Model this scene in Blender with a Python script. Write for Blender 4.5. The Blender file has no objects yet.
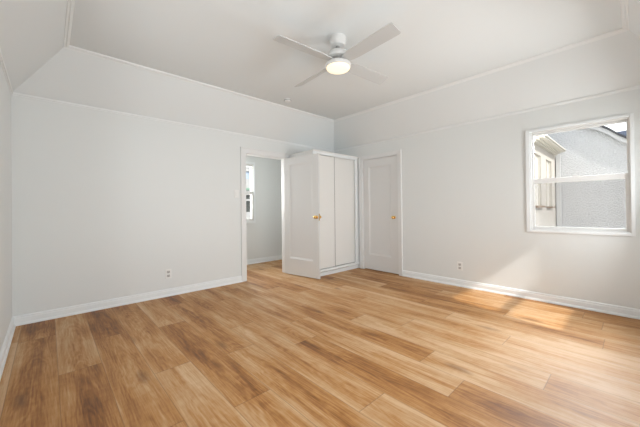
import bpy, bmesh, math, random
from mathutils import Vector, Matrix
R = math.radians
random.seed(7)
C = bpy.context.scene.collection
sc = bpy.context.scene

# ------------------------------------------------------------------ camera
EYE = 1.2
f_px, cy_px, yaw, pit, rol = 292.645, 206.968, R(47.138), 0.00537, -0.01052
fw = Vector((math.cos(yaw), math.sin(yaw), 0)); rt = Vector((math.sin(yaw), -math.cos(yaw), 0)); up = Vector((0, 0, 1))
F2 = fw*math.cos(pit) + up*math.sin(pit); U2 = up*math.cos(pit) - fw*math.sin(pit)
R3 = rt*math.cos(rol) + U2*math.sin(rol); U3 = U2*math.cos(rol) - rt*math.sin(rol)
cd = bpy.data.cameras.new('camera'); cam = bpy.data.objects.new('camera', cd); C.objects.link(cam)
cd.sensor_width = 36; cd.lens = f_px*36/640; cd.shift_y = -(213.5 - cy_px)/640; cd.clip_start = 0.02
M = Matrix((R3, U3, -F2)).transposed().to_4x4(); M.translation = (0, 0, EYE)
cam.matrix_world = M
sc.camera = cam

# ------------------------------------------------------------------ world, sun, added fill lamps, exposure
w = bpy.data.worlds.new('sky'); sc.world = w; w.use_nodes = True
nt = w.node_tree; nt.nodes.clear()
out = nt.nodes.new('ShaderNodeOutputWorld'); bg = nt.nodes.new('ShaderNodeBackground')
tc = nt.nodes.new('ShaderNodeTexCoord'); sx = nt.nodes.new('ShaderNodeSeparateXYZ'); rp = nt.nodes.new('ShaderNodeValToRGB')
nt.links.new(tc.outputs['Generated'], sx.inputs[0]); nt.links.new(sx.outputs['Z'], rp.inputs[0])
rp.color_ramp.elements[0].color = (0.95, 0.96, 0.97, 1); rp.color_ramp.elements[1].color = (0.82, 0.90, 1.0, 1)
nt.links.new(rp.outputs[0], bg.inputs[0]); nt.links.new(bg.outputs[0], out.inputs[0])
bg.inputs[1].default_value = 1.9

SUN_DIR = Vector((0.25, 1.0, -0.85)).normalized()
sl = bpy.data.lights.new('sun', 'SUN'); sl.energy = 4.2; sl.angle = R(2.2); sl.color = (1.0, 0.97, 0.93)
so = bpy.data.objects.new('sun', sl); C.objects.link(so)
so.rotation_euler = SUN_DIR.to_track_quat('-Z', 'Y').to_euler(); so.location = (-1, -8, 8)

def fill_lamp(name, loc, direction, sxx, syy, power, col=(1, 0.985, 0.96)):  # added area lamp outside an opening, lifts the light indoors
    l = bpy.data.lights.new(name, 'AREA'); l.shape = 'RECTANGLE'; l.size = sxx; l.size_y = syy; l.energy = power; l.color = col
    o = bpy.data.objects.new(name, l); C.objects.link(o); o.location = loc
    o.rotation_euler = Vector(direction).to_track_quat('-Z', 'Z' if abs(direction[2]) < .9 else 'Y').to_euler()
    return o
XL, XB, YA, YD = -0.282, 4.565, 4.45, -0.38
ZR, ZC, INS = 2.448, 2.936, 0.426
fill_lamp('fill_sunny_window', (3.84, YD-0.36, 1.28), (-0.95, 1, 0.15), 1.0, 1.0, 72, (0.95, 0.977, 1))  # added fill, angled to brighten the left and far walls
fill_lamp('fill_near_window', (1.05, YD-0.34, 1.35), (0, 1, 0.05), 1.6, 1.2, 50, (0.95, 0.977, 1))  # added fill for the far wall and left ceiling
fill_lamp('fill_left_window', (XL-0.34, 0.90, 1.35), (1, 0, 0.12), 1.2, 1.2, 7, (0.95, 0.977, 1))  # added fills along the left wall, tilted up to the ceiling
fill_lamp('fill_left_window', (XL-0.34, 2.50, 1.35), (1, 0.1, 0.30), 1.2, 1.2, 16, (0.95, 0.977, 1))
fill_lamp('fill_right_window', (7.0, 0.50, 3.30), (-1, 0.02, -0.55), 2.4, 1.1, 320, (0.94, 0.975, 1))  # added lamp above the yard, brightens the right floor and its glare
fill_lamp('fill_hall_window', (2.7, 5.75+0.35, 1.75), (0, -1, 0.1), 1.0, 1.2, 50, (1, 0.99, 0.965))  # added fill that brightens the hall
sc.view_settings.view_transform = 'Standard'; sc.view_settings.look = 'None'
sc.view_settings.gamma = 1; sc.view_settings.use_curve_mapping = False
sc.view_settings.exposure = 0.0

# ------------------------------------------------------------------ materials
def nmat(name):
    m = bpy.data.materials.new(name); m.use_nodes = True
    n = m.node_tree; b = n.nodes['Principled BSDF']
    return m, n, b
def N(n, t, **k):
    x = n.nodes.new(t)
    for a, v in k.items():
        if a.startswith('i_'):
            x.inputs[int(a[2:]) if a[2:].isdigit() else a[2:]].default_value = v
        else: setattr(x, a, v)
    return x
def paint(name, col, rough=0.5, bump=0.0, scale=60, var=0.0, metallic=0.0, spec=0.5, bscale=None):
    m, n, b = nmat(name)
    b.inputs['Base Color'].default_value = (*col, 1); b.inputs['Roughness'].default_value = rough
    b.inputs['Metallic'].default_value = metallic; b.inputs['Specular IOR Level'].default_value = spec
    t = N(n, 'ShaderNodeTexCoord')
    ns = N(n, 'ShaderNodeTexNoise'); ns.inputs['Scale'].default_value = scale; ns.inputs['Detail'].default_value = 4
    n.links.new(t.outputs['Object'], ns.inputs['Vector'])
    if var:
        hs = N(n, 'ShaderNodeMix', data_type='RGBA', blend_type='MIX')
        hs.inputs[6].default_value = (*[c*(1-var) for c in col], 1); hs.inputs[7].default_value = (*[min(1, c*(1+var)) for c in col], 1)
        n.links.new(ns.outputs['Fac'], hs.inputs[0]); n.links.new(hs.outputs[2], b.inputs['Base Color'])
    if bump:
        bp = N(n, 'ShaderNodeBump'); bp.inputs['Strength'].default_value = bump; bp.inputs['Distance'].default_value = bscale or 0.004
        n.links.new(ns.outputs['Fac'], bp.inputs['Height']); n.links.new(bp.outputs['Normal'], b.inputs['Normal'])
    return m
def emit(name, col, s):
    m, n, b = nmat(name)
    b.inputs['Base Color'].default_value = (*col, 1); b.inputs['Emission Color'].default_value = (*col, 1)
    b.inputs['Emission Strength'].default_value = s
    return m
def glass(name, tint=(1, 1, 1), refl=0.05):
    m = bpy.data.materials.new(name); m.use_nodes = True; n = m.node_tree; n.nodes.clear()
    o = N(n, 'ShaderNodeOutputMaterial'); mx = N(n, 'ShaderNodeMixShader'); tr = N(n, 'ShaderNodeBsdfTransparent'); gl = N(n, 'ShaderNodeBsdfGlossy')
    fr = N(n, 'ShaderNodeFresnel'); fr.inputs[0].default_value = 1.12
    tr.inputs[0].default_value = (*tint, 1); gl.inputs['Roughness'].default_value = 0.02
    n.links.new(fr.outputs[0], mx.inputs[0]); n.links.new(tr.outputs[0], mx.inputs[1]); n.links.new(gl.outputs[0], mx.inputs[2]); n.links.new(mx.outputs[0], o.inputs[0])
    return m
def screen_mat():
    m = bpy.data.materials.new('insect screen mesh'); m.use_nodes = True; n = m.node_tree; n.nodes.clear()
    o = N(n, 'ShaderNodeOutputMaterial'); mx = N(n, 'ShaderNodeMixShader'); tr = N(n, 'ShaderNodeBsdfTransparent'); df = N(n, 'ShaderNodeBsdfDiffuse')
    df.inputs[0].default_value = (0.30, 0.30, 0.30, 1); mx.inputs[0].default_value = 0.24
    n.links.new(tr.outputs[0], mx.inputs[1]); n.links.new(df.outputs[0], mx.inputs[2]); n.links.new(mx.outputs[0], o.inputs[0])
    return m

WALL = paint('warm white wall paint', (0.770, 0.792, 0.785), 0.6, 0.05, 140, 0.006, spec=0.3)
CEIL = paint('warm white ceiling paint', (0.772, 0.80, 0.803), 0.7, 0.04, 120, 0.006, spec=0.2)
TRIM = paint('white semi gloss trim paint', (0.85, 0.88, 0.89), 0.35, 0.02, 90, 0.0)
DOOR = paint('white satin door paint', (0.735, 0.735, 0.725), 0.35, 0.02, 90, 0.0)
CASE = paint('white casing paint', (0.79, 0.795, 0.79), 0.4, 0.02, 90)
MOLD = paint('white moulding paint', (0.83, 0.85, 0.85), 0.5, 0.02, 90)
CLOS = paint('off white laminate', (0.83, 0.825, 0.80), 0.4, 0.01, 90, 0.0)
VINYL = paint('white vinyl window frame', (0.76, 0.76, 0.745), 0.35)
PLASTIC = paint('white plastic', (0.84, 0.845, 0.83), 0.4)
DARKSLOT = paint('dark socket slots', (0.05, 0.05, 0.05), 0.6)
GREYPL = paint('grey plastic face', (0.52, 0.51, 0.49), 0.5)
BRASS = paint('polished brass', (0.83, 0.55, 0.20), 0.22, metallic=1.0)
STEEL = paint('painted hinge metal', (0.75, 0.74, 0.72), 0.4, metallic=0.2)
FANW = paint('matte white fan finish', (0.72, 0.72, 0.705), 0.5)
FANB = paint('pale fan blade finish', (0.57, 0.58, 0.575), 0.5, 0.0, 40, 0.01)
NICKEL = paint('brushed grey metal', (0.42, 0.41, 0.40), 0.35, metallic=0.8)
LAMP = emit('warm lit lamp diffuser', (1.0, 0.87, 0.63), 0.74)
GLASS = glass('clear window glass')
SCREEN = screen_mat()
STUCCO = paint('pale grey stucco', (0.58, 0.58, 0.575), 0.9, 1.0, 30, 0.18, spec=0.1, bscale=0.04)
BEIGE = paint('cream painted stucco', (0.50, 0.47, 0.42), 0.9, 0.3, 40, 0.04, spec=0.1)
EAVEW = paint('cream eave paint', (0.58, 0.55, 0.48), 0.6, 0.0)
FASCIA = paint('white fascia paint', (0.54, 0.54, 0.53), 0.5)
SHINGLE = paint('dark asphalt shingle', (0.06, 0.06, 0.065), 0.9, 0.5, 30, 0.2)
SLATE = paint('blue grey roof shingle', (0.12, 0.145, 0.20), 0.85, 0.4, 12, 0.25)
SILLB = paint('brown stained sill', (0.20, 0.13, 0.08), 0.7)
BLIND = paint('cream window blind', (0.60, 0.575, 0.52), 0.6)
OUTW = paint('white exterior render', (0.40, 0.40, 0.39), 0.8, 0.2, 40, 0.03)
GREENT = paint('weathered green panel', (0.20, 0.32, 0.24), 0.6)
DKGLASS = paint('dark window glass', (0.07, 0.075, 0.07), 0.15)
BLUEGL = paint('sky blue window glass', (0.36, 0.43, 0.52), 0.2)
GROUND = paint('concrete yard', (0.34, 0.33, 0.31), 0.9, 0.3, 6, 0.12)

def floor_mat():
    m, n, b = nmat('oak vinyl planks')
    L = n.links.new
    tc = N(n, 'ShaderNodeTexCoord'); at = N(n, 'ShaderNodeAttribute', attribute_name='plank'); uv = N(n, 'ShaderNodeUVMap', uv_map='plank_uv')
    sp = N(n, 'ShaderNodeSeparateColor'); L(at.outputs['Color'], sp.inputs[0])       # R tone, G seed, B hue
    # shifted coordinates per plank
    cmb = N(n, 'ShaderNodeCombineXYZ')
    sd = N(n, 'ShaderNodeMath', operation='MULTIPLY'); sd.inputs[1].default_value = 37.0; L(sp.outputs[1], sd.inputs[0])
    L(sd.outputs[0], cmb.inputs[2])
    sd2 = N(n, 'ShaderNodeMath', operation='MULTIPLY'); sd2.inputs[1].default_value = 11.0; L(sp.outputs[1], sd2.inputs[0]); L(sd2.outputs[0], cmb.inputs[1])
    add = N(n, 'ShaderNodeVectorMath', operation='ADD'); L(tc.outputs['Object'], add.inputs[0]); L(cmb.outputs[0], add.inputs[1])
    def noise(scx, scy, det, rough, dist=0.0):
        mp = N(n, 'ShaderNodeMapping'); mp.inputs['Scale'].default_value = (scx, scy, 1.0); L(add.outputs[0], mp.inputs['Vector'])
        x = N(n, 'ShaderNodeTexNoise'); x.inputs['Scale'].default_value = 1.0; x.inputs['Detail'].default_value = det
        x.inputs['Roughness'].default_value = rough; x.inputs['Distortion'].default_value = dist; L(mp.outputs[0], x.inputs['Vector']); return x
    broad = noise(4.5, 1.3, 2, 0.5, 0.4)
    mid = noise(16.0, 1.0, 5, 0.60, 0.5)
    fine = noise(110.0, 4.0, 3, 0.7)
    cross = noise(12.0, 24.0, 3, 0.6)
    def lin(inp, mul, addv):
        x = N(n, 'ShaderNodeMath', operation='MULTIPLY_ADD'); x.inputs[1].default_value = mul; x.inputs[2].default_value = addv; L(inp, x.inputs[0]); return x.outputs[0]
    def plus(a, c):
        x = N(n, 'ShaderNodeMath', operation='ADD'); L(a, x.inputs[0]); L(c, x.inputs[1]); return x.outputs[0]
    # cathedral grain: nested arches along the middle of each plank
    uc = lin(sp.outputs[2], 2.0, -1.0)                                              # -1 .. 1 across the plank
    u2 = N(n, 'ShaderNodeMath', operation='MULTIPLY'); L(uc, u2.inputs[0]); L(uc, u2.inputs[1])
    sy = N(n, 'ShaderNodeSeparateXYZ'); L(add.outputs[0], sy.inputs[0])
    ph = plus(plus(lin(sy.outputs[1], 3.2, 0.0), lin(u2.outputs[0], 5.0, 0.0)), lin(noise(6.0, 1.4, 3, 0.55, 0.5).outputs['Fac'], 7.0, 0.0))
    sn = N(n, 'ShaderNodeMath', operation='SINE'); L(lin(ph, 6.2832, 0.0), sn.inputs[0])
    fall = N(n, 'ShaderNodeMath', operation='SUBTRACT', use_clamp=True); fall.inputs[0].default_value = 1.0; L(u2.outputs[0], fall.inputs[1])
    msk = N(n, 'ShaderNodeMath', operation='MULTIPLY'); L(fall.outputs[0], msk.inputs[0]); L(sn.outputs[0], msk.inputs[1])
    v = lin(sp.outputs[0], 0.85, 0.10)
    v = plus(v, lin(broad.outputs['Fac'], 0.85, -0.425))
    v = plus(v, lin(mid.outputs['Fac'], 1.15, -0.575))
    v = plus(v, lin(fine.outputs['Fac'], 0.80, -0.40))
    v = plus(v, lin(cross.outputs['Fac'], 0.22, -0.11))
    v = plus(v, lin(msk.outputs[0], 0.075, 0.0))
    v = plus(v, lin(u2.outputs[0], 0.14, -0.05))
    cr = N(n, 'ShaderNodeValToRGB'); L(v, cr.inputs[0])
    e = cr.color_ramp.elements
    e[0].position = 0.0; e[0].color = (0.150, 0.052, 0.012, 1)
    e[1].position = 1.0; e[1].color = (0.620, 0.410, 0.235, 1)
    for p, c in ((0.3, (0.305, 0.122, 0.026, 1)), (0.55, (0.455, 0.220, 0.066, 1)), (0.78, (0.535, 0.320, 0.155, 1))):
        k = e.new(p); k.color = c
    # knots
    mpk = N(n, 'ShaderNodeMapping'); mpk.inputs['Scale'].default_value = (3.4, 1.15, 1.0); L(add.outputs[0], mpk.inputs['Vector'])
    vo = N(n, 'ShaderNodeTexVoronoi'); vo.inputs['Scale'].default_value = 1.0; L(mpk.outputs[0], vo.inputs['Vector'])
    dn = noise(30, 14, 2, 0.5)
    kd = plus(vo.outputs['Distance'], lin(dn.outputs['Fac'], 0.08, -0.04))
    kr = N(n, 'ShaderNodeMapRange'); kr.inputs['From Min'].default_value = 0.02; kr.inputs['From Max'].default_value = 0.17
    kr.inputs['To Min'].default_value = 0.72; kr.inputs['To Max'].default_value = 0.0; L(kd, kr.inputs['Value'])
    vs = N(n, 'ShaderNodeSeparateColor'); L(vo.outputs['Color'], vs.inputs[0])
    gt = N(n, 'ShaderNodeMath', operation='GREATER_THAN'); gt.inputs[1].default_value = 0.52; L(vs.outputs[0], gt.inputs[0])
    km = N(n, 'ShaderNodeMath', operation='MULTIPLY'); L(kr.outputs[0], km.inputs[0]); L(gt.outputs[0], km.inputs[1])
    mk = N(n, 'ShaderNodeMix', data_type='RGBA'); mk.inputs[7].default_value = (0.12, 0.048, 0.018, 1)
    L(km.outputs[0], mk.inputs[0]); L(cr.outputs[0], mk.inputs[6])
    # joints: uv holds metres to nearest long edge / short edge
    su = N(n, 'ShaderNodeSeparateXYZ'); L(uv.outputs[0], su.inputs[0])
    def edge(sock, size):
        a = N(n, 'ShaderNodeMath', operation='LESS_THAN'); a.inputs[1].default_value = size; L(sock, a.inputs[0]); return a.outputs[0]
    mxx = N(n, 'ShaderNodeMath', operation='MAXIMUM'); L(edge(su.outputs[0], 0.0022), mxx.inputs[0]); L(edge(su.outputs[1], 0.0030), mxx.inputs[1])
    j = N(n, 'ShaderNodeMath', operation='MULTIPLY'); j.inputs[1].default_value = 0.42; L(mxx.outputs[0], j.inputs[0])
    mj = N(n, 'ShaderNodeMix', data_type='RGBA'); mj.inputs[7].default_value = (0.11, 0.055, 0.025, 1); L(j.outputs[0], mj.inputs[0]); L(mk.outputs[2], mj.inputs[6])
    L(mj.outputs[2], b.inputs['Base Color'])
    b.inputs['Specular IOR Level'].default_value = 0.52
    rr = lin(fine.outputs['Fac'], 0.12, 0.46); L(rr, b.inputs['Roughness'])
    bp = N(n, 'ShaderNodeBump'); bp.inputs['Strength'].default_value = 0.10; bp.inputs['Distance'].default_value = 0.002
    L(fine.outputs['Fac'], bp.inputs['Height']); L(bp.outputs['Normal'], b.inputs['Normal'])
    return m
FLOOR = floor_mat()

# ------------------------------------------------------------------ mesh helpers
class MB:
    def __init__(s): s.bm = bmesh.new()
    def box(s, x0, x1, y0, y1, z0, z1):
        v = [s.bm.verts.new(p) for p in ((x0,y0,z0),(x1,y0,z0),(x1,y1,z0),(x0,y1,z0),(x0,y0,z1),(x1,y0,z1),(x1,y1,z1),(x0,y1,z1))]
        for q in ((3,2,1,0),(4,5,6,7),(0,1,5,4),(1,2,6,5),(2,3,7,6),(3,0,4,7)): s.bm.faces.new([v[i] for i in q])
        return s
    def lathe(s, prof, c=(0,0,0), axis=Vector((0,0,1)), seg=40, cap=True):
        axis = Vector(axis).normalized(); q = Vector((0,0,1)).rotation_difference(axis); c = Vector(c)
        rings = []
        for r, h in prof:
            if r < 1e-6: rings.append([s.bm.verts.new(c + q @ Vector((0,0,h)))])
            else: rings.append([s.bm.verts.new(c + q @ Vector((r*math.cos(2*math.pi*i/seg), r*math.sin(2*math.pi*i/seg), h))) for i in range(seg)])
        for a, b in zip(rings, rings[1:]):
            for i in range(seg):
                j = (i+1) % seg
                if len(a) == 1 and len(b) == 1: continue
                if len(a) == 1: s.bm.faces.new((a[0], b[j], b[i]))
                elif len(b) == 1: s.bm.faces.new((a[i], a[j], b[0]))
                else: s.bm.faces.new((a[i], a[j], b[j], b[i]))
        if cap:
            for r_ in (rings[0], rings[-1]):
                if len(r_) > 1: s.bm.faces.new(r_)
        return s
    def sweep(s, prof, pts, closed=False, mapf=None):
        """profile (a,b) swept over stations; mapf(station, a, b) -> xyz"""
        rings = [[s.bm.verts.new(mapf(p, a, b)) for a, b in prof] for p in pts]
        k = len(prof)
        rng = range(len(rings)) if closed else range(len(rings)-1)
        for i in rng:
            A, B = rings[i], rings[(i+1) % len(rings)]
            for j in range(k): s.bm.faces.new((A[j], A[(j+1) % k], B[(j+1) % k], B[j]))
        if not closed:
            s.bm.faces.new(rings[0]); s.bm.faces.new(rings[-1])
        return s
    def prism(s, poly, d):
        """poly = 3-D points of one face, d = extrusion vector"""
        d = Vector(d); a = [s.bm.verts.new(p) for p in poly]; b = [s.bm.verts.new(Vector(p)+d) for p in poly]
        s.bm.faces.new(a); s.bm.faces.new(b[::-1])
        for i in range(len(a)): s.bm.faces.new((a[i], b[i], b[(i+1) % len(a)], a[(i+1) % len(a)]))
        return s
def base(o):
    v = Vector((0,0,0))
    while o is not None: v = v + o.location; o = o.parent
    return v
def link(name, mb, mat, parent=None, bevel=0.0, smooth=False, local=False):
    bm = mb.bm
    bmesh.ops.recalc_face_normals(bm, faces=bm.faces)
    if parent is not None and not local: bmesh.ops.translate(bm, vec=-base(parent), verts=bm.verts)
    me = bpy.data.meshes.new(name); bm.to_mesh(me); bm.free()
    if smooth:
        for p in me.polygons: p.use_smooth = True
    o = bpy.data.objects.new(name, me); C.objects.link(o); me.materials.append(mat)
    if parent is not None: o.parent = parent
    if bevel:
        b = o.modifiers.new('bevel', 'BEVEL'); b.width = bevel; b.segments = 2; b.limit_method = 'ANGLE'; b.angle_limit = R(40)
    if smooth:
        e = o.modifiers.new('edges', 'EDGE_SPLIT'); e.split_angle = R(38)
    return o
def empty(name, loc, rz=0):
    o = bpy.data.objects.new(name, None); C.objects.link(o); o.location = loc; o.rotation_euler = (0,0,rz); o.empty_display_size = 0.1; return o
def tag(o, label, cat, group=None, kind=None):
    if label: o['label'] = label
    if cat: o['category'] = cat
    if group: o['group'] = group
    if kind: o['kind'] = kind
    return o
def struct(o, label, cat): return tag(o, label, cat, None, 'structure')

# wall frames: (origin, along, outward); d > 0 points out of the room
WF = {'B': (Vector((XB,0,0)), Vector((0,1,0)), Vector((1,0,0))), 'A': (Vector((0,YA,0)), Vector((1,0,0)), Vector((0,1,0))),
      'C': (Vector((XL,0,0)), Vector((0,1,0)), Vector((-1,0,0))), 'D': (Vector((0,YD,0)), Vector((1,0,0)), Vector((0,-1,0))),
      'H': (Vector((0,5.75,0)), Vector((1,0,0)), Vector((0,1,0))), 'W': (Vector((0,1.45,0)), Vector((1,0,0)), Vector((0,1,0)))}
def P(fr, s_, d, z): o, u, n = WF[fr]; q = o + u*s_ + n*d; return Vector((q.x, q.y, z))
def wbox(mb, fr, s0, s1, d0, d1, z0, z1):
    a, b = P(fr, s0, d0, z0), P(fr, s1, d1, z1)
    return mb.box(min(a.x,b.x), max(a.x,b.x), min(a.y,b.y), max(a.y,b.y), z0, z1)
def wall_mb(fr, s0, s1, z0, z1, holes, th, mb=None):
    mb = mb or MB(); bm = mb.bm
    ss = sorted({s0, s1, *[h[0] for h in holes], *[h[1] for h in holes]}); zs = sorted({z0, z1, *[h[2] for h in holes], *[h[3] for h in holes]})
    V = {}
    def vert(i, k):
        if (i, k) not in V: V[i, k] = bm.verts.new(P(fr, ss[i], 0, zs[k]))
        return V[i, k]
    fs = []
    for i in range(len(ss)-1):
        for k in range(len(zs)-1):
            cs, cz = (ss[i]+ss[i+1])/2, (zs[k]+zs[k+1])/2
            if any(h[0] < cs < h[1] and h[2] < cz < h[3] for h in holes): continue
            fs.append(bm.faces.new((vert(i,k), vert(i+1,k), vert(i+1,k+1), vert(i,k+1))))
    r = bmesh.ops.extrude_face_region(bm, geom=fs, use_keep_orig=True)
    nv = [g for g in r['geom'] if isinstance(g, bmesh.types.BMVert)]
    bmesh.ops.translate(bm, vec=WF[fr][2]*th, verts=nv)
    return mb

# ------------------------------------------------------------------ structure
HX0, HX1, HY = 1.7, 4.9, 5.75
# floor: planks laid along Y, 0.2575 wide, joints 1.665 apart
PW, PL, X0 = 0.2575, 1.665, 0.048
JOINT = {-2: 0.55, -1: 3.84, 0: 2.88, 1: 3.43, 2: 2.41, 3: 3.332, 4: 2.32, 5: 1.12, 6: 2.06, 7: 0.82, 8: 2.82, 9: 2.088, 10: 1.63, 11: 0.80, 12: 1.42, 13: 0.2, 14: 1.0, 15: 1.9, 16: .4, 17: 1.2}
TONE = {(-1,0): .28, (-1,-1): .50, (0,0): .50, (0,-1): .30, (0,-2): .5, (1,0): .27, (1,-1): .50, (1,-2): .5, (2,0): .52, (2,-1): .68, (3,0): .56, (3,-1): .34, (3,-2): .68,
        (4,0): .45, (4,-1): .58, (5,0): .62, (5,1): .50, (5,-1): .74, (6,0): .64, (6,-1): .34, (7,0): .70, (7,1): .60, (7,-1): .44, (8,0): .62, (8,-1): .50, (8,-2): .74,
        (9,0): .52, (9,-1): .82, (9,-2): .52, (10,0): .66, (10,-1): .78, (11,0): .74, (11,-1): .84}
bm = bmesh.new(); cl = bm.loops.layers.float_color.new('plank'); ul = bm.loops.layers.uv.new('plank_uv')
def floor_rect(xa, xb, ya, yb):
    k0 = math.floor((xa-X0)/PW); k1 = math.floor((xb-X0)/PW)
    for k in range(k0, k1+1):
        px0, px1 = max(xa, X0+k*PW), min(xb, X0+(k+1)*PW)
        if px1-px0 < 1e-4: continue
        j = JOINT.get(k, (k*0.61) % PL)
        n0 = math.floor((ya-j)/PL); n1 = math.floor((yb-j)/PL)
        for q in range(n0, n1+1):
            py0, py1 = max(ya, j+q*PL), min(yb, j+(q+1)*PL)
            if py1-py0 < 1e-4: continue
            rr = random.Random((k*131+q*17)+5)
            tone = TONE.get((k, q), 0.35+0.5*rr.random()); seed = rr.random()
            # inner face plus thin rims so that uv carries the distance to the edges
            e = 0.006
            xs = [px0, px0+e, px1-e, px1]; ys = [py0, py0+e, py1-e, py1]
            if px1-px0 < 3*e or py1-py0 < 3*e: xs = [px0, px1]; ys = [py0, py1]
            for a in range(len(xs)-1):
                for b in range(len(ys)-1):
                    f = bm.faces.new([bm.verts.new((X, Y, 0)) for X, Y in ((xs[a],ys[b]),(xs[a+1],ys[b]),(xs[a+1],ys[b+1]),(xs[a],ys[b+1]))])
                    for lp in f.loops:
                        c = lp.vert.co; lp[cl] = (tone, seed, (c.x-X0-k*PW)/PW, 1)
                        lp[ul].uv = (min(c.x-px0, px1-c.x), min(c.y-py0, py1-c.y))
floor_rect(XL-0.02, XB+0.02, YD-0.02, YA+0.02); floor_rect(HX0, HX1, YA+0.02, HY+0.02); floor_rect(XB+0.02, XB+0.145, 2.84, 3.69)
bmesh.ops.remove_doubles(bm, verts=bm.verts, dist=1e-5)
me = bpy.data.meshes.new('floor'); bm.to_mesh(me); bm.free(); me.materials.append(FLOOR)
fo = bpy.data.objects.new('floor', me); C.objects.link(fo); struct(fo, 'warm oak vinyl plank floor across the whole empty room', 'floor')

TH = 0.14
DW = (2.425, 3.265, -0.01, 2.148)              # doorway in far wall
DB = (2.862, 3.670, -0.01, 2.155)              # door in right wall
WB = (0.030, 0.920, 0.900, 2.150)              # window in right wall
WD1 = (3.320, 4.260, 0.725, 1.855)             # sunny window in near wall
WC = (0.300, 1.500, 0.880, 2.150)  # unseen opening, assumed as a source of light
WC2 = (1.900, 3.100, 0.880, 2.150)  # unseen opening added to light the left ceiling
WD2 = (0.300, 1.800, 0.880, 2.150)  # unseen opening added to brighten the far wall
WH = (2.30, 3.338, 0.945, 2.19)
struct(link('wall_far', wall_mb('A', XL-TH, HX1+.1, -0.01, 2.56, [DW], 0.13), WALL), 'long white far wall with the open doorway', 'wall')
wb = wall_mb('B', YD-TH, YA, -0.01, 2.56, [DB, WB], TH); wbox(wb, 'B', DB[0]-.02, DB[1]+.02, TH, TH+.04, -.01, DB[3]+.02)
struct(link('wall_right', wb, WALL), 'white right wall with the window and closed door', 'wall')
struct(link('wall_left', wall_mb('C', YD-TH, YA, -0.01, 2.56, [WC, WC2], TH), WALL), 'white left wall at the edge of the photo', 'wall')
struct(link('wall_near', wall_mb('D', XL, XB, -0.01, 2.56, [WD1, WD2], TH), WALL), 'white wall behind the camera', 'wall')
# ceiling: flat field with four sloping coves
bm = bmesh.new()
lo = [bm.verts.new(p) for p in ((XL,YD,ZR),(XB,YD,ZR),(XB,YA,ZR),(XL,YA,ZR))]
hi = [bm.verts.new(p) for p in ((XL+INS,YD+INS,ZC),(XB-INS,YD+INS,ZC),(XB-INS,YA-INS,ZC),(XL+INS,YA-INS,ZC))]
fs = [bm.faces.new(hi)] + [bm.faces.new((lo[i], lo[(i+1)%4], hi[(i+1)%4], hi[i])) for i in range(4)]
r = bmesh.ops.extrude_face_region(bm, geom=fs, use_keep_orig=True)
bmesh.ops.translate(bm, vec=(0,0,0.12), verts=[g for g in r['geom'] if isinstance(g, bmesh.types.BMVert)])
mb = MB(); mb.bm.free(); mb.bm = bm
struct(link('ceiling', mb, CEIL), 'white ceiling, a flat field with sloping coved edges', 'ceiling')
# mouldings
def loop_trim(name, inset, z, prof, label):
    cs = [(XL+inset,YD+inset,1,1),(XB-inset,YD+inset,-1,1),(XB-inset,YA-inset,-1,-1),(XL+inset,YA-inset,1,-1)]
    mb = MB(); mb.sweep(prof, cs, True, lambda p, a, b: (p[0]+p[2]*a, p[1]+p[3]*a, z+b))
    return struct(link(name, mb, MOLD), label, 'moulding')
loop_trim('trim_1', 0.0, ZR, [(-.004,-.022),(.004,-.022),(.005,-.012),(.014,-.010),(.015,-.001),(.016,.010),(-.004,.006)], 'thin white picture rail where walls meet the sloping coves')
loop_trim('trim_2', INS, ZC, [(-.022,.004),(-.030,-.022),(-.022,-.032),(-.008,-.020),(.004,-.022),(.018,-.012),(.024,.004)], 'white moulding around the flat field of the ceiling')
# baseboards
BP = [(0,0),(.027,0),(.027,.012),(.020,.024),(.016,.026),(.016,.074),(.011,.082),(.013,.090),(.008,.100),(0,.103)]
def baseboard(name, fr, runs, label):
    mb = MB()
    for s0, s1 in runs: mb.sweep(BP, [s0, s1], False, lambda p, a, b: P(fr, p, -a, b+0.0005))
    return struct(link(name, mb, TRIM), label, 'baseboard')
CW = 0.082
baseboard('baseboard_far', 'A', [(XL, DW[0]-CW), (DW[1]+CW, 3.362)], 'white baseboard along the far wall')
baseboard('baseboard_right', 'B', [(YD, DB[0]-0.064)], 'white baseboard along the right wall')
baseboard('baseboard_left', 'C', [(YD, YA)], 'white baseboard along the left wall')
baseboard('baseboard_near', 'D', [(XL, XB)], 'white baseboard along the wall behind the camera')
# door casings and jamb linings
def casing(name, fr, hole, wl, wr, wt, depth, label, th=0.018):
    mb = MB(); s0, s1, _, z1 = hole
    wbox(mb, fr, s0-wl, s0+.004, -th, 0.002, 0, z1-.004); wbox(mb, fr, s1-.004, s1+wr, -th, 0.002, 0, z1-.004)
    wbox(mb, fr, s0-wl, s1+wr, -th, 0.002, z1-.004, z1+wt)
    # raised back band on the outer edge
    wbox(mb, fr, s0-wl-.006, s0-wl+.012, -th-.007, 0.002, 0, z1+wt+.006); wbox(mb, fr, s1+wr-.012, s1+wr+.006, -th-.007, 0.002, 0, z1+wt+.006)
    wbox(mb, fr, s0-wl+.012, s1+wr-.012, -th-.007, 0.002, z1+wt-.012, z1+wt+.006)
    # lining
    wbox(mb, fr, s0-.001, s0+.014, 0.002, depth, 0, z1-.014); wbox(mb, fr, s1-.014, s1+.001, 0.002, depth, 0, z1-.014)
    wbox(mb, fr, s0-.001, s1+.001, 0.002, depth, z1-.014, z1+.001)
    return struct(link(name, mb, CASE, bevel=.002), label, 'door casing')
casing('trim_3', 'A', DW, CW, 0.070, 0.085, 0.13, 'white casing around the open doorway in the far wall')
casing('trim_4', 'B', DB, 0.064, 0.064, 0.060, 0.05, 'white casing around the closed door in the right wall')

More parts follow.
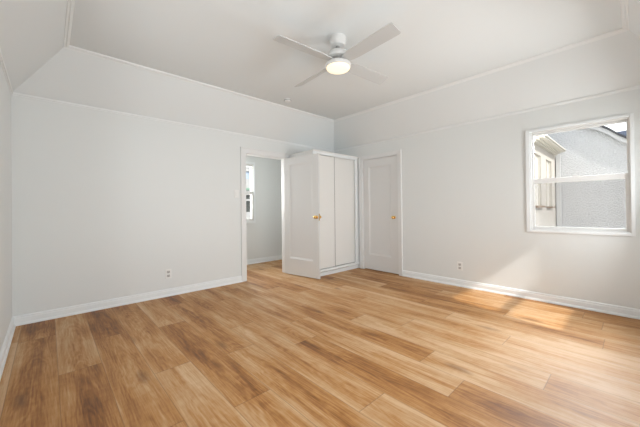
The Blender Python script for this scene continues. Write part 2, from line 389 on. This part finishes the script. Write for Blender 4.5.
# hall beyond the doorway
hm = wall_mb('H', HX0, HX1, -0.01, 2.62, [WH], 0.14)
struct(link('wall_hall', hm, WALL), 'white wall of the hall seen through the open doorway', 'wall')
mb = MB(); mb.box(HX0-.1, HX0, YA+.13, HY+.14, -.01, 2.62)
struct(link('wall_hall_left', mb, WALL), 'left end wall of the hall', 'wall')
mb = MB(); mb.box(HX1, HX1+.1, YA+.13, HY+.14, -.01, 2.62)
struct(link('wall_hall_right', mb, WALL), 'right end wall of the hall', 'wall')
mb = MB(); mb.box(HX0-.1, HX1+.1, YA+.06, HY+.14, 2.54, 2.64)
struct(link('ceiling_hall', mb, CEIL), 'white ceiling of the hall beyond the doorway', 'ceiling')
baseboard('baseboard_hall', 'H', [(HX0, HX1)], 'white baseboard along the hall wall')

# windows
def window(name, fr, hole, label, sash_d=0.022, cas=(0.035,0.035,0.035,0.035), screen=False, cz=None, sashw=0.030, frw=0.011, proud=0.016):
    s0, s1, z0, z1 = hole; zm = cz or (z0+z1)/2
    mb = MB()
    l, r_, t, b = cas
    wbox(mb, fr, s0-l, s0, -proud, .001, z0-b, z1+t); wbox(mb, fr, s1, s1+r_, -proud, .001, z0-b, z1+t)
    wbox(mb, fr, s0, s1, -proud, .001, z1, z1+t); wbox(mb, fr, s0, s1, -proud-.004, .001, z0-b, z0)
    root = struct(link(name, mb, TRIM, bevel=.002), label, 'window')
    mb = MB()
    wbox(mb, fr, s0, s0+frw, .001, TH, z0, z1); wbox(mb, fr, s1-frw, s1, .001, TH, z0, z1)
    wbox(mb, fr, s0+frw, s1-frw, .001, TH, z1-frw, z1); wbox(mb, fr, s0+frw, s1-frw, .001, TH, z0, z0+frw)
    link('window_frame', mb, VINYL, root, bevel=.002)
    a0, a1, b0, b1 = s0+frw, s1-frw, z0+frw, z1-frw
    def sash(nm, d, za, zb, bot, top, sw):
        m = MB()
        wbox(m, fr, a0, a0+sw, d, d+.03, za, zb); wbox(m, fr, a1-sw, a1, d, d+.03, za, zb)
        wbox(m, fr, a0+sw, a1-sw, d, d+.03, za, za+bot); wbox(m, fr, a0+sw, a1-sw, d, d+.03, zb-top, zb)
        o = link(nm, m, VINYL, root, bevel=.003)
        g = MB(); wbox(g, fr, a0+sw-.004, a1-sw+.004, d+.012, d+.016, za+bot-.004, zb-top+.004)
        link('glass_pane', g, GLASS, o)
        return o
    sash('upper_sash', sash_d+.032, zm-.03, b1, .052, .028, sashw-.014)
    sash('lower_sash', sash_d, b0, zm+.022, .034, .062, sashw)
    m = MB(); sm = (a0+a1)/2
    wbox(m, fr, sm-.03, sm+.03, sash_d-.002, sash_d+.028, zm+.022, zm+.030); wbox(m, fr, sm-.012, sm+.03, sash_d+.004, sash_d+.016, zm+.030, zm+.038)
    link('sash_lock', m, VINYL, root, bevel=.001)
    if screen:
        m = MB(); wbox(m, fr, a0, a1, sash_d+.076, sash_d+.078, b0, zm)
        link('insect_screen', m, SCREEN, root)
    return root
window('window_1', 'B', WB, 'white double hung window in the right wall overlooking the neighbouring stucco house', screen=True, cz=1.528, cas=(0.030, 0.042, 0.028, 0.030))
window('window_2', 'D', WD1, 'sunlit double hung window in the wall behind the camera', cz=1.26)
window('window_3', 'C', WC, 'unseen white double hung window assumed in the left wall beside the camera')
window('added_window_5', 'C', WC2, 'unseen double hung window added in the left wall for light, nearer the far wall')
window('added_window_6', 'D', WD2, 'unseen double hung window added behind the camera for light, under the sun blocker')
mb = MB(); mb.prism([(-0.1, YD-TH-.005, 2.38), (-0.1, YD-TH-.005, 2.46), (-0.1, YD-2.3, 2.30), (-0.1, YD-2.3, 2.22)], (2.4, 0, 0))  # unseen slab added to keep sun out of the second near window
struct(link('sun_blocker', mb, FASCIA), 'unseen white slab added to block the sun outside the window behind the camera', 'sun blocker')
window('window_4', 'H', WH, 'white double hung hall window seen through the open doorway', cas=(.05,.028,.05,.05), sash_d=.004)

# ------------------------------------------------------------------ doors
def knob(parent_side_c, axis, mbk):
    mbk.lathe([(0.030,0),(0.030,.004),(0.026,.008),(0.012,.010),(0.010,.026),(0.016,.032),(0.026,.040),(0.0285,.050),(0.025,.060),(0.014,.066),(0,.067)], parent_side_c, axis, 28)
def panel_door(w, h, t, ps0, ps1, pz0, pz1, both=True):
    """local: x 0..w along width, y 0..t thickness (y=0 is the face seen), z 0..h; recessed panel with moulded edge"""
    mb = MB(); bm = mb.bm
    def face_side(y, s):
        o = [(0,0),(w,0),(w,h),(0,h)]; r1 = [(ps0,pz0),(ps1,pz0),(ps1,pz1),(ps0,pz1)]
        def ins(k): return [(ps0+k,pz0+k),(ps1-k,pz0+k),(ps1-k,pz1-k),(ps0+k,pz1-k)]
        rings = [(o,0),(r1,0),(ins(.004),.007),(ins(.020),.010),(ins(.024),.014)]
        vs = [[bm.verts.new((x, y+s*d, z)) for x, z in ring] for ring, d in rings]
        for a, b in zip(vs, vs[1:]):
            for i in range(4): bm.faces.new((a[i], a[(i+1)%4], b[(i+1)%4], b[i]))
        bm.faces.new(vs[-1]); return vs[0]
    a = face_side(0, 1); b = face_side(t, -1)
    for i in range(4): bm.faces.new((a[i], a[(i+1)%4], b[(i+1)%4], b[i]))
    return mb
# open leaf: hinge on the right jamb of the doorway
hx, hy = 3.207, 4.424
ex, ey = 3.334, 3.630
ang = math.atan2(ey-hy, ex-hx); wl = math.hypot(ex-hx, ey-hy)
d1 = empty('door_1', (hx, hy, 0.012), ang)
struct(d1, 'open white panel door standing ajar against the closet side', 'door')
# local x runs hinge -> free edge; local +y is to the left of that: the hidden (closet) side is +y
lw, lh, lt = wl, 2.122, 0.036
leaf = link('door_leaf', panel_door(lw, lh, lt, 0.125, 0.672, 0.292, 1.992), DOOR, d1, bevel=.0015, local=True)
mb = MB(); knob((0.765, 0, 1.043), (0,-1,0), mb); link('knob', mb, BRASS, d1, smooth=True, local=True)
mb = MB(); knob((0.765, lt, 1.043), (0,1,0), mb); link('knob', mb, BRASS, d1, smooth=True, local=True)
mb = MB(); mb.box(lw-.0005, lw+.0015, .006, .030, .985, 1.10); link('latch_plate', mb, BRASS, d1, local=True)
for z in (0.25, 1.06, 1.87):
    mb = MB(); mb.lathe([(0.007,0),(0.007,.09)], (-.004, 0.004, z-.045), (0,0,1), 12); mb.box(-.002, .030, -.0006, .0008, z-.045, z+.045)
    link('hinge', mb, STEEL, d1, local=True)
# closed door in right wall
y0, y1 = DB[0]+.017, DB[1]-.017
d2 = empty('door_2', (XB+0.008, y0, 0.014), R(90))
struct(d2, 'closed white panel door in the right wall beside the closet', 'door')
dw2 = y1-y0; dh2 = DB[3]-.014-.014-.004
# local x -> +Y, local +y -> -X (toward the room), so the room face is y = 0 with the slab reaching to -t
mb = panel_door(dw2, dh2, 0.036, 0.150, 0.645, 0.285, 1.975)
bmesh.ops.translate(mb.bm, vec=(0,-0.036,0), verts=mb.bm.verts)
link('door_leaf', mb, DOOR, d2, bevel=.0015, local=True)
mb = MB(); knob((0.082, 0, 1.012), (0,1,0), mb); link('knob', mb, BRASS, d2, smooth=True, local=True)
for z in (0.30, 1.92):
    mb = MB(); mb.lathe([(0.008,0),(0.008,.10)], (dw2+.004, 0.008, z-.05), (0,0,1), 12); mb.box(dw2-.03, dw2, -.0004, .0018, z-.05, z+.05)
    link('hinge', mb, STEEL, d2, local=True)

# ------------------------------------------------------------------ closet
KX0, KX1, KY0, KY1, KZ = 3.362, XB-0.004, 3.775, YA-0.002, 2.226
cl_ = empty('closet', ((KX0+KX1)/2, (KY0+KY1)/2, 0.0)); tag(cl_, 'white closet with two sliding doors built into the far corner behind the open door', 'closet')
mb = MB(); mb.box(KX0, KX0+.02, KY0+.03, KY1, .001, KZ-.002); link('side_panel', mb, CLOS, cl_, bevel=.0015)
mb = MB(); mb.box(KX0+.02, KX1, KY1-.012, KY1, .072, KZ-.022); link('back_panel', mb, CLOS, cl_)
mb = MB(); mb.box(KX0-.004, KX1, KY0-.006, KY1, KZ-.022, KZ); link('top_board', mb, CLOS, cl_, bevel=.002)
mb = MB(); mb.box(KX0+.03, KX1-.092, KY0, KY0+.022, KZ-.070, KZ-.022); link('top_rail', mb, TRIM, cl_, bevel=.002)
mb = MB(); mb.box(KX0, KX0+.03, KY0, KY0+.03, .001, KZ-.022); link('stile', mb, TRIM, cl_, bevel=.002)
mb = MB(); mb.box(KX1-.092, KX1-.022, KY0, KY0+.03, .12, KZ-.022); mb.box(KX1-.022, KX1, KY0+.012, KY0+.03, .001, KZ-.022); link('stile', mb, TRIM, cl_, bevel=.002)
mb = MB(); mb.box(KX0+.03, KX1, KY0-.006, KY0+.10, .080, .122); link('bottom_rail', mb, TRIM, cl_, bevel=.002)
mb = MB(); mb.box(KX0+.03, KX1, KY0+.020, KY0+.040, .001, .064); link('kickboard', mb, TRIM, cl_)
mb = MB(); mb.box(KX0+.034, 3.884, KY0+.014, KY0+.032, .132, KZ-.078); link('sliding_door', mb, CLOS, cl_, bevel=.0015)
mb = MB(); mb.box(3.8842, 3.894, KY0+.012, KY0+.034, .132, KZ-.078); link('seam_shade_strip', mb, NICKEL, cl_)  # dark strip painted in for the shade in the seam between panels
mb = MB(); mb.box(3.840, KX1-.05, KY0+.046, KY0+.064, .132, KZ-.024); link('sliding_door', mb, CLOS, cl_, bevel=.0015)
for za, zb in ((KZ-.060, KZ-.022), (.1205, .130)):
    mb = MB(); mb.box(KX0+.03, KX1-.092, KY0+.034, KY0+.044, za, zb); link('door_track', mb, NICKEL, cl_)

# ------------------------------------------------------------------ ceiling fan
FX, FY = 2.165, 2.040
fan = empty('ceiling_fan', (FX, FY, ZC)); tag(fan, 'white four blade ceiling fan with a lit round lamp', 'ceiling fan')
mb = MB(); mb.lathe([(0,-.0005),(.083,-.0005),(.085,-.012),(.084,-.040),(.078,-.070),(.066,-.086),(.030,-.092),(0,-.092)], seg=48); link('canopy', mb, FANW, fan, smooth=True, local=True)
mb = MB(); mb.lathe([(.020,-.090),(.020,-.152)], seg=24); link('downrod', mb, NICKEL, fan, smooth=True, local=True)
mb = MB(); mb.lathe([(0,-.146),(.030,-.146),(.034,-.149),(.080,-.153),(.100,-.160),(.107,-.174),(.107,-.200),(.102,-.212),(.075,-.216),(0,-.216)], seg=56); link('motor_housing', mb, FANW, fan, smooth=True, local=True)
mb = MB(); mb.lathe([(0,-.216),(.070,-.216),(.070,-.262),(0,-.262)], seg=40); link('blade_hub', mb, NICKEL, fan, smooth=True, local=True)
mb = MB(); mb.lathe([(0,-.264),(.112,-.264),(.125,-.270),(.129,-.278),(.129,-.300),(.125,-.306),(.112,-.307),(0,-.307)], seg=56); link('lamp_ring', mb, FANW, fan, smooth=True, local=True)
mb = MB(); mb.lathe([(.118,-.3065),(.118,-.314),(.108,-.324),(.080,-.330),(.040,-.332),(0,-.333)], seg=56); link('lamp_diffuser', mb, LAMP, fan, smooth=True, local=True)
# blade: runs along +x, pitched about its long axis
def blade_bm():
    mb = MB(); bm = mb.bm; pitch = 0.0
    st = [(0.085,.036),(0.12,.046),(0.17,.058),(0.24,.064),(0.40,.066),(0.60,.068),(0.700,.068),(0.716,.064),(0.722,.052)]
    rings = []
    for r_, hw in st:
        q = []
        for yy, zz in ((-1,.5),(-.5,.75),(.5,.75),(1,.5),(1,-.5),(.5,-.75),(-.5,-.75),(-1,-.5)):
            y = yy*hw; z = zz*0.007
            q.append(bm.verts.new((r_, y*math.cos(pitch)+z*math.sin(pitch), - y*math.sin(pitch) + z*math.cos(pitch))))
        rings.append(q)
    for a, b in zip(rings, rings[1:]):
        for i in range(8): bm.faces.new((a[i], a[(i+1)%8], b[(i+1)%8], b[i]))
    bm.faces.new(rings[0]); bm.faces.new(rings[-1])
    return mb
def arm_bm():
    mb = MB(); mb.box(0.05, 0.16, -.020, .020, .007, .015); return mb
blade = link('fan_blade', blade_bm(), FANB, fan, smooth=True, local=True)
arm = link('blade_arm', arm_bm(), FANW, blade, local=True)
blade.location = (0,0,-.252)
PITCH = (-24, -12, -17, -17)
blade.rotation_euler = (R(PITCH[0]),0,R(85.5))
for k in range(1, 4):
    b = blade.copy(); C.objects.link(b); b.parent = fan; b.rotation_euler = (R(PITCH[k]),0,R(85.5+90*k))
    a = arm.copy(); C.objects.link(a); a.parent = b

# ------------------------------------------------------------------ small fixtures
sd = empty('smoke_detector', (2.79, 3.735, ZC)); tag(sd, 'small round smoke detector on the ceiling near the far cove', 'smoke detector')
mb = MB(); mb.lathe([(0,-.0005),(.058,-.0005),(.058,-.010),(0,-.010)]); link('base', mb, PLASTIC, sd, smooth=True, local=True)
mb = MB(); mb.lathe([(.056,-.010),(.056,-.022)]); link('vent_ring', mb, NICKEL, sd, smooth=True, local=True)
mb = MB(); mb.lathe([(0,-.021),(.050,-.021),(.051,-.028),(.044,-.036),(.020,-.040),(0,-.040)]); link('cover', mb, PLASTIC, sd, smooth=True, local=True)
def outlet(fr, s_, z, label):
    root = empty('wall_outlet', P(fr, s_, 0, z)); tag(root, label, 'outlet', 'wall outlets above the baseboard')
    mb = MB(); wbox(mb, fr, s_-.040, s_+.040, -.007, -.0003, z-.064, z+.064); link('cover_plate', mb, PLASTIC, root, bevel=.003)
    for dz in (.026, -.026):
        mb = MB(); wbox(mb, fr, s_-.020, s_+.020, -.0095, -.006, z+dz-.018, z+dz+.018); rc = link('socket', mb, GREYPL, root, bevel=.004)
        mb = MB()
        for q in (-.008, .008): wbox(mb, fr, s_+q-.0014, s_+q+.0014, -.0100, -.009, z+dz-.004, z+dz+.009)
        wbox(mb, fr, s_-.003, s_+.003, -.0100, -.009, z+dz-.014, z+dz-.008)
        link('slots', mb, DARKSLOT, rc)
    mb = MB(); mb.lathe([(.003,0),(.003,.0012),(0,.0016)], P(fr, s_, -.0068, z), -WF[fr][2], 12); link('screw', mb, PLASTIC, root)
    return root
outlet('A', 1.224, .310, 'white wall outlet low on the long far wall')
outlet('B', 1.817, .305, 'white wall outlet low on the right wall between door and window')
sw = empty('light_switch', P('A', 2.262, 0, 1.455)); tag(sw, 'white light switch on the far wall beside the open doorway', 'light switch')
mb = MB(); wbox(mb, 'A', 2.222, 2.302, -.006, -.0003, 1.391, 1.519); link('cover_plate', mb, PLASTIC, sw, bevel=.003)
mb = MB(); wbox(mb, 'A', 2.245, 2.279, -.0105, -.0055, 1.422, 1.488); link('rocker', mb, PLASTIC, sw, bevel=.002)
for dz in (-.048, .048):
    mb = MB(); mb.lathe([(.003,0),(.003,.001),(0,.0014)], P('A', 2.262, -.0058, 1.455+dz), -WF['A'][2], 12); link('screw', mb, PLASTIC, sw)

# ------------------------------------------------------------------ outside
mb = MB(); mb.box(-25, 40, -25, 40, -0.75, -0.35); struct(link('ground', mb, GROUND), 'grey concrete yard outside the house', 'ground')
# neighbouring stucco house (gable wall facing the window)
SX = 10.0
nh = empty('stucco_house', (SX+1.5, 0, -0.35)); tag(nh, 'pale grey stucco house with a white sloping gable fascia outside the window', 'house')
rake = [(2.2, 3.95), (1.5, 3.62), (0.95, 3.36), (0.608, 3.175), (0.42, 3.03), (0.26, 2.87), (0.076, 2.732), (-0.5, 2.40), (-1.4, 1.95), (-2.2, 1.55)]
mb = MB(); mb.prism([(SX, 2.2, -0.35)] + [(SX, y, z-.06) for y, z in rake] + [(SX, -2.2, -0.35)], (0.2, 0, 0)); link('gable_wall', mb, STUCCO, nh)
def ribbon(lo_, hi_, x0, x1):
    m = MB(); m.sweep([(x0,lo_),(x1,lo_),(x1,hi_),(x0,hi_)], rake, False, lambda p, a, b: (a, p[0], p[1]+b)); return m
link('fascia', ribbon(-.125, -.012, SX-.10, SX-.07), FASCIA, nh)
link('soffit', ribbon(-.085, -.055, SX-.07, SX+.1), FASCIA, nh)
link('roof', ribbon(-.012, .045, SX-.14, SX+3.0), SHINGLE, nh)
mb = MB(); mb.prism([(SX-.09, 1.43, -.345), (SX-.02, 1.43, -.345), (SX-.02, 1.335, -.345), (SX-.09, 1.335, -.345)], (0, 0, 2.90)); link('corner_board', mb, FASCIA, nh, bevel=.004)
# cream wing with two narrow recessed windows and an eave
wg = empty('cream_house_wing', (8.0, 1.75, -0.35)); tag(wg, 'cream house wing with two narrow recessed windows under a deep eave', 'house')
NW = [(7.50, 8.22, 1.215, 2.34), (8.77, 9.44, 1.195, 2.33)]
link('wing_wall', wall_mb('W', 5.9, SX-.001, -0.345, 2.72, NW, 0.35), BEIGE, wg)
for s0, s1, z0, z1 in NW:
    mb = MB(); wbox(mb, 'W', s0, s1, .05, .075, z0, z1)
    fo_ = link('window_blind', mb, BLIND, wg)
    mb = MB(); wbox(mb, 'W', s0+.30, s0+.34, .032, .0495, z0, z1); wbox(mb, 'W', s1-.05, s1-.001, .032, .0495, z0, z1)
    wbox(mb, 'W', s0+.34, s1-.05, .032, .0495, z0+.5, z0+.54); link('window_frame', mb, EAVEW, wg)
    mb = MB(); wbox(mb, 'W', s0-.04, s1+.02, -.07, .10, z0-.045, z0-.001); link('window_sill', mb, SILLB, wg)
mb = MB()
for k, (d0, d1_, z0, z1) in enumerate(((-.07, -.0005, 2.545, 2.570), (-.13, -.0005, 2.570, 2.595), (-.22, -.0005, 2.595, 2.622), (-.25, -.0005, 2.622, 2.650))):
    wbox(mb, 'W', 5.9, SX-.14-.02*k, d0, d1_, z0, z1)
link('eave', mb, EAVEW, wg, bevel=.006)
mb = MB(); mb.prism([(5.85, 1.25, 2.652), (5.85, 1.27, 2.667), (5.85, 2.4, 3.1), (5.85, 2.4, 3.07)], (SX-.18-5.85, 0, 0)); link('roof', mb, SHINGLE, wg)
# far roof
mb = MB(); mb.prism([(18, -3.2, 2.2), (18, -3.2, 2.6), (18, -1.4, 4.3), (18, .05, 4.40), (18, .62, 4.36), (18, .3, 4.02), (18, -.6, 3.2), (18, -1, 2.2)], (2.5, 0, .2))
tag(link('distant_roof', mb, SLATE), 'blue grey shingled roof far off behind the stucco gable', 'roof')
# building seen through the hall window
hb = empty('white_building', (5.0, 9.2, -0.35)); tag(hb, 'white building with dark windows seen through the hall window', 'building')
HO = {'A2': 0}
WF['N'] = (Vector((0, 9.0, 0)), Vector((1,0,0)), Vector((0,1,0)))
VW = [(4.70, 5.60, 2.235, 2.50), (4.80, 5.70, 1.55, 1.69), (4.75, 5.70, 1.11, 1.483)]
link('facade', wall_mb('N', 3.6, 7.2, -0.345, 3.6, VW, .3), OUTW, hb)
for i, (s0, s1, z0, z1) in enumerate(VW):
    mb = MB(); wbox(mb, 'N', s0, s1, .06, .09, z0, z1); link('window', mb, BLUEGL if i == 0 else DKGLASS, hb)
mb = MB(); wbox(mb, 'N', 4.4, 6.2, -.03, -.001, 1.857, 1.93); link('awning_band', mb, GREENT, hb)
mb = MB(); wbox(mb, 'N', 3.6, 7.2, -.02, -.001, 2.62, 2.70); link('string_course', mb, FASCIA, hb)
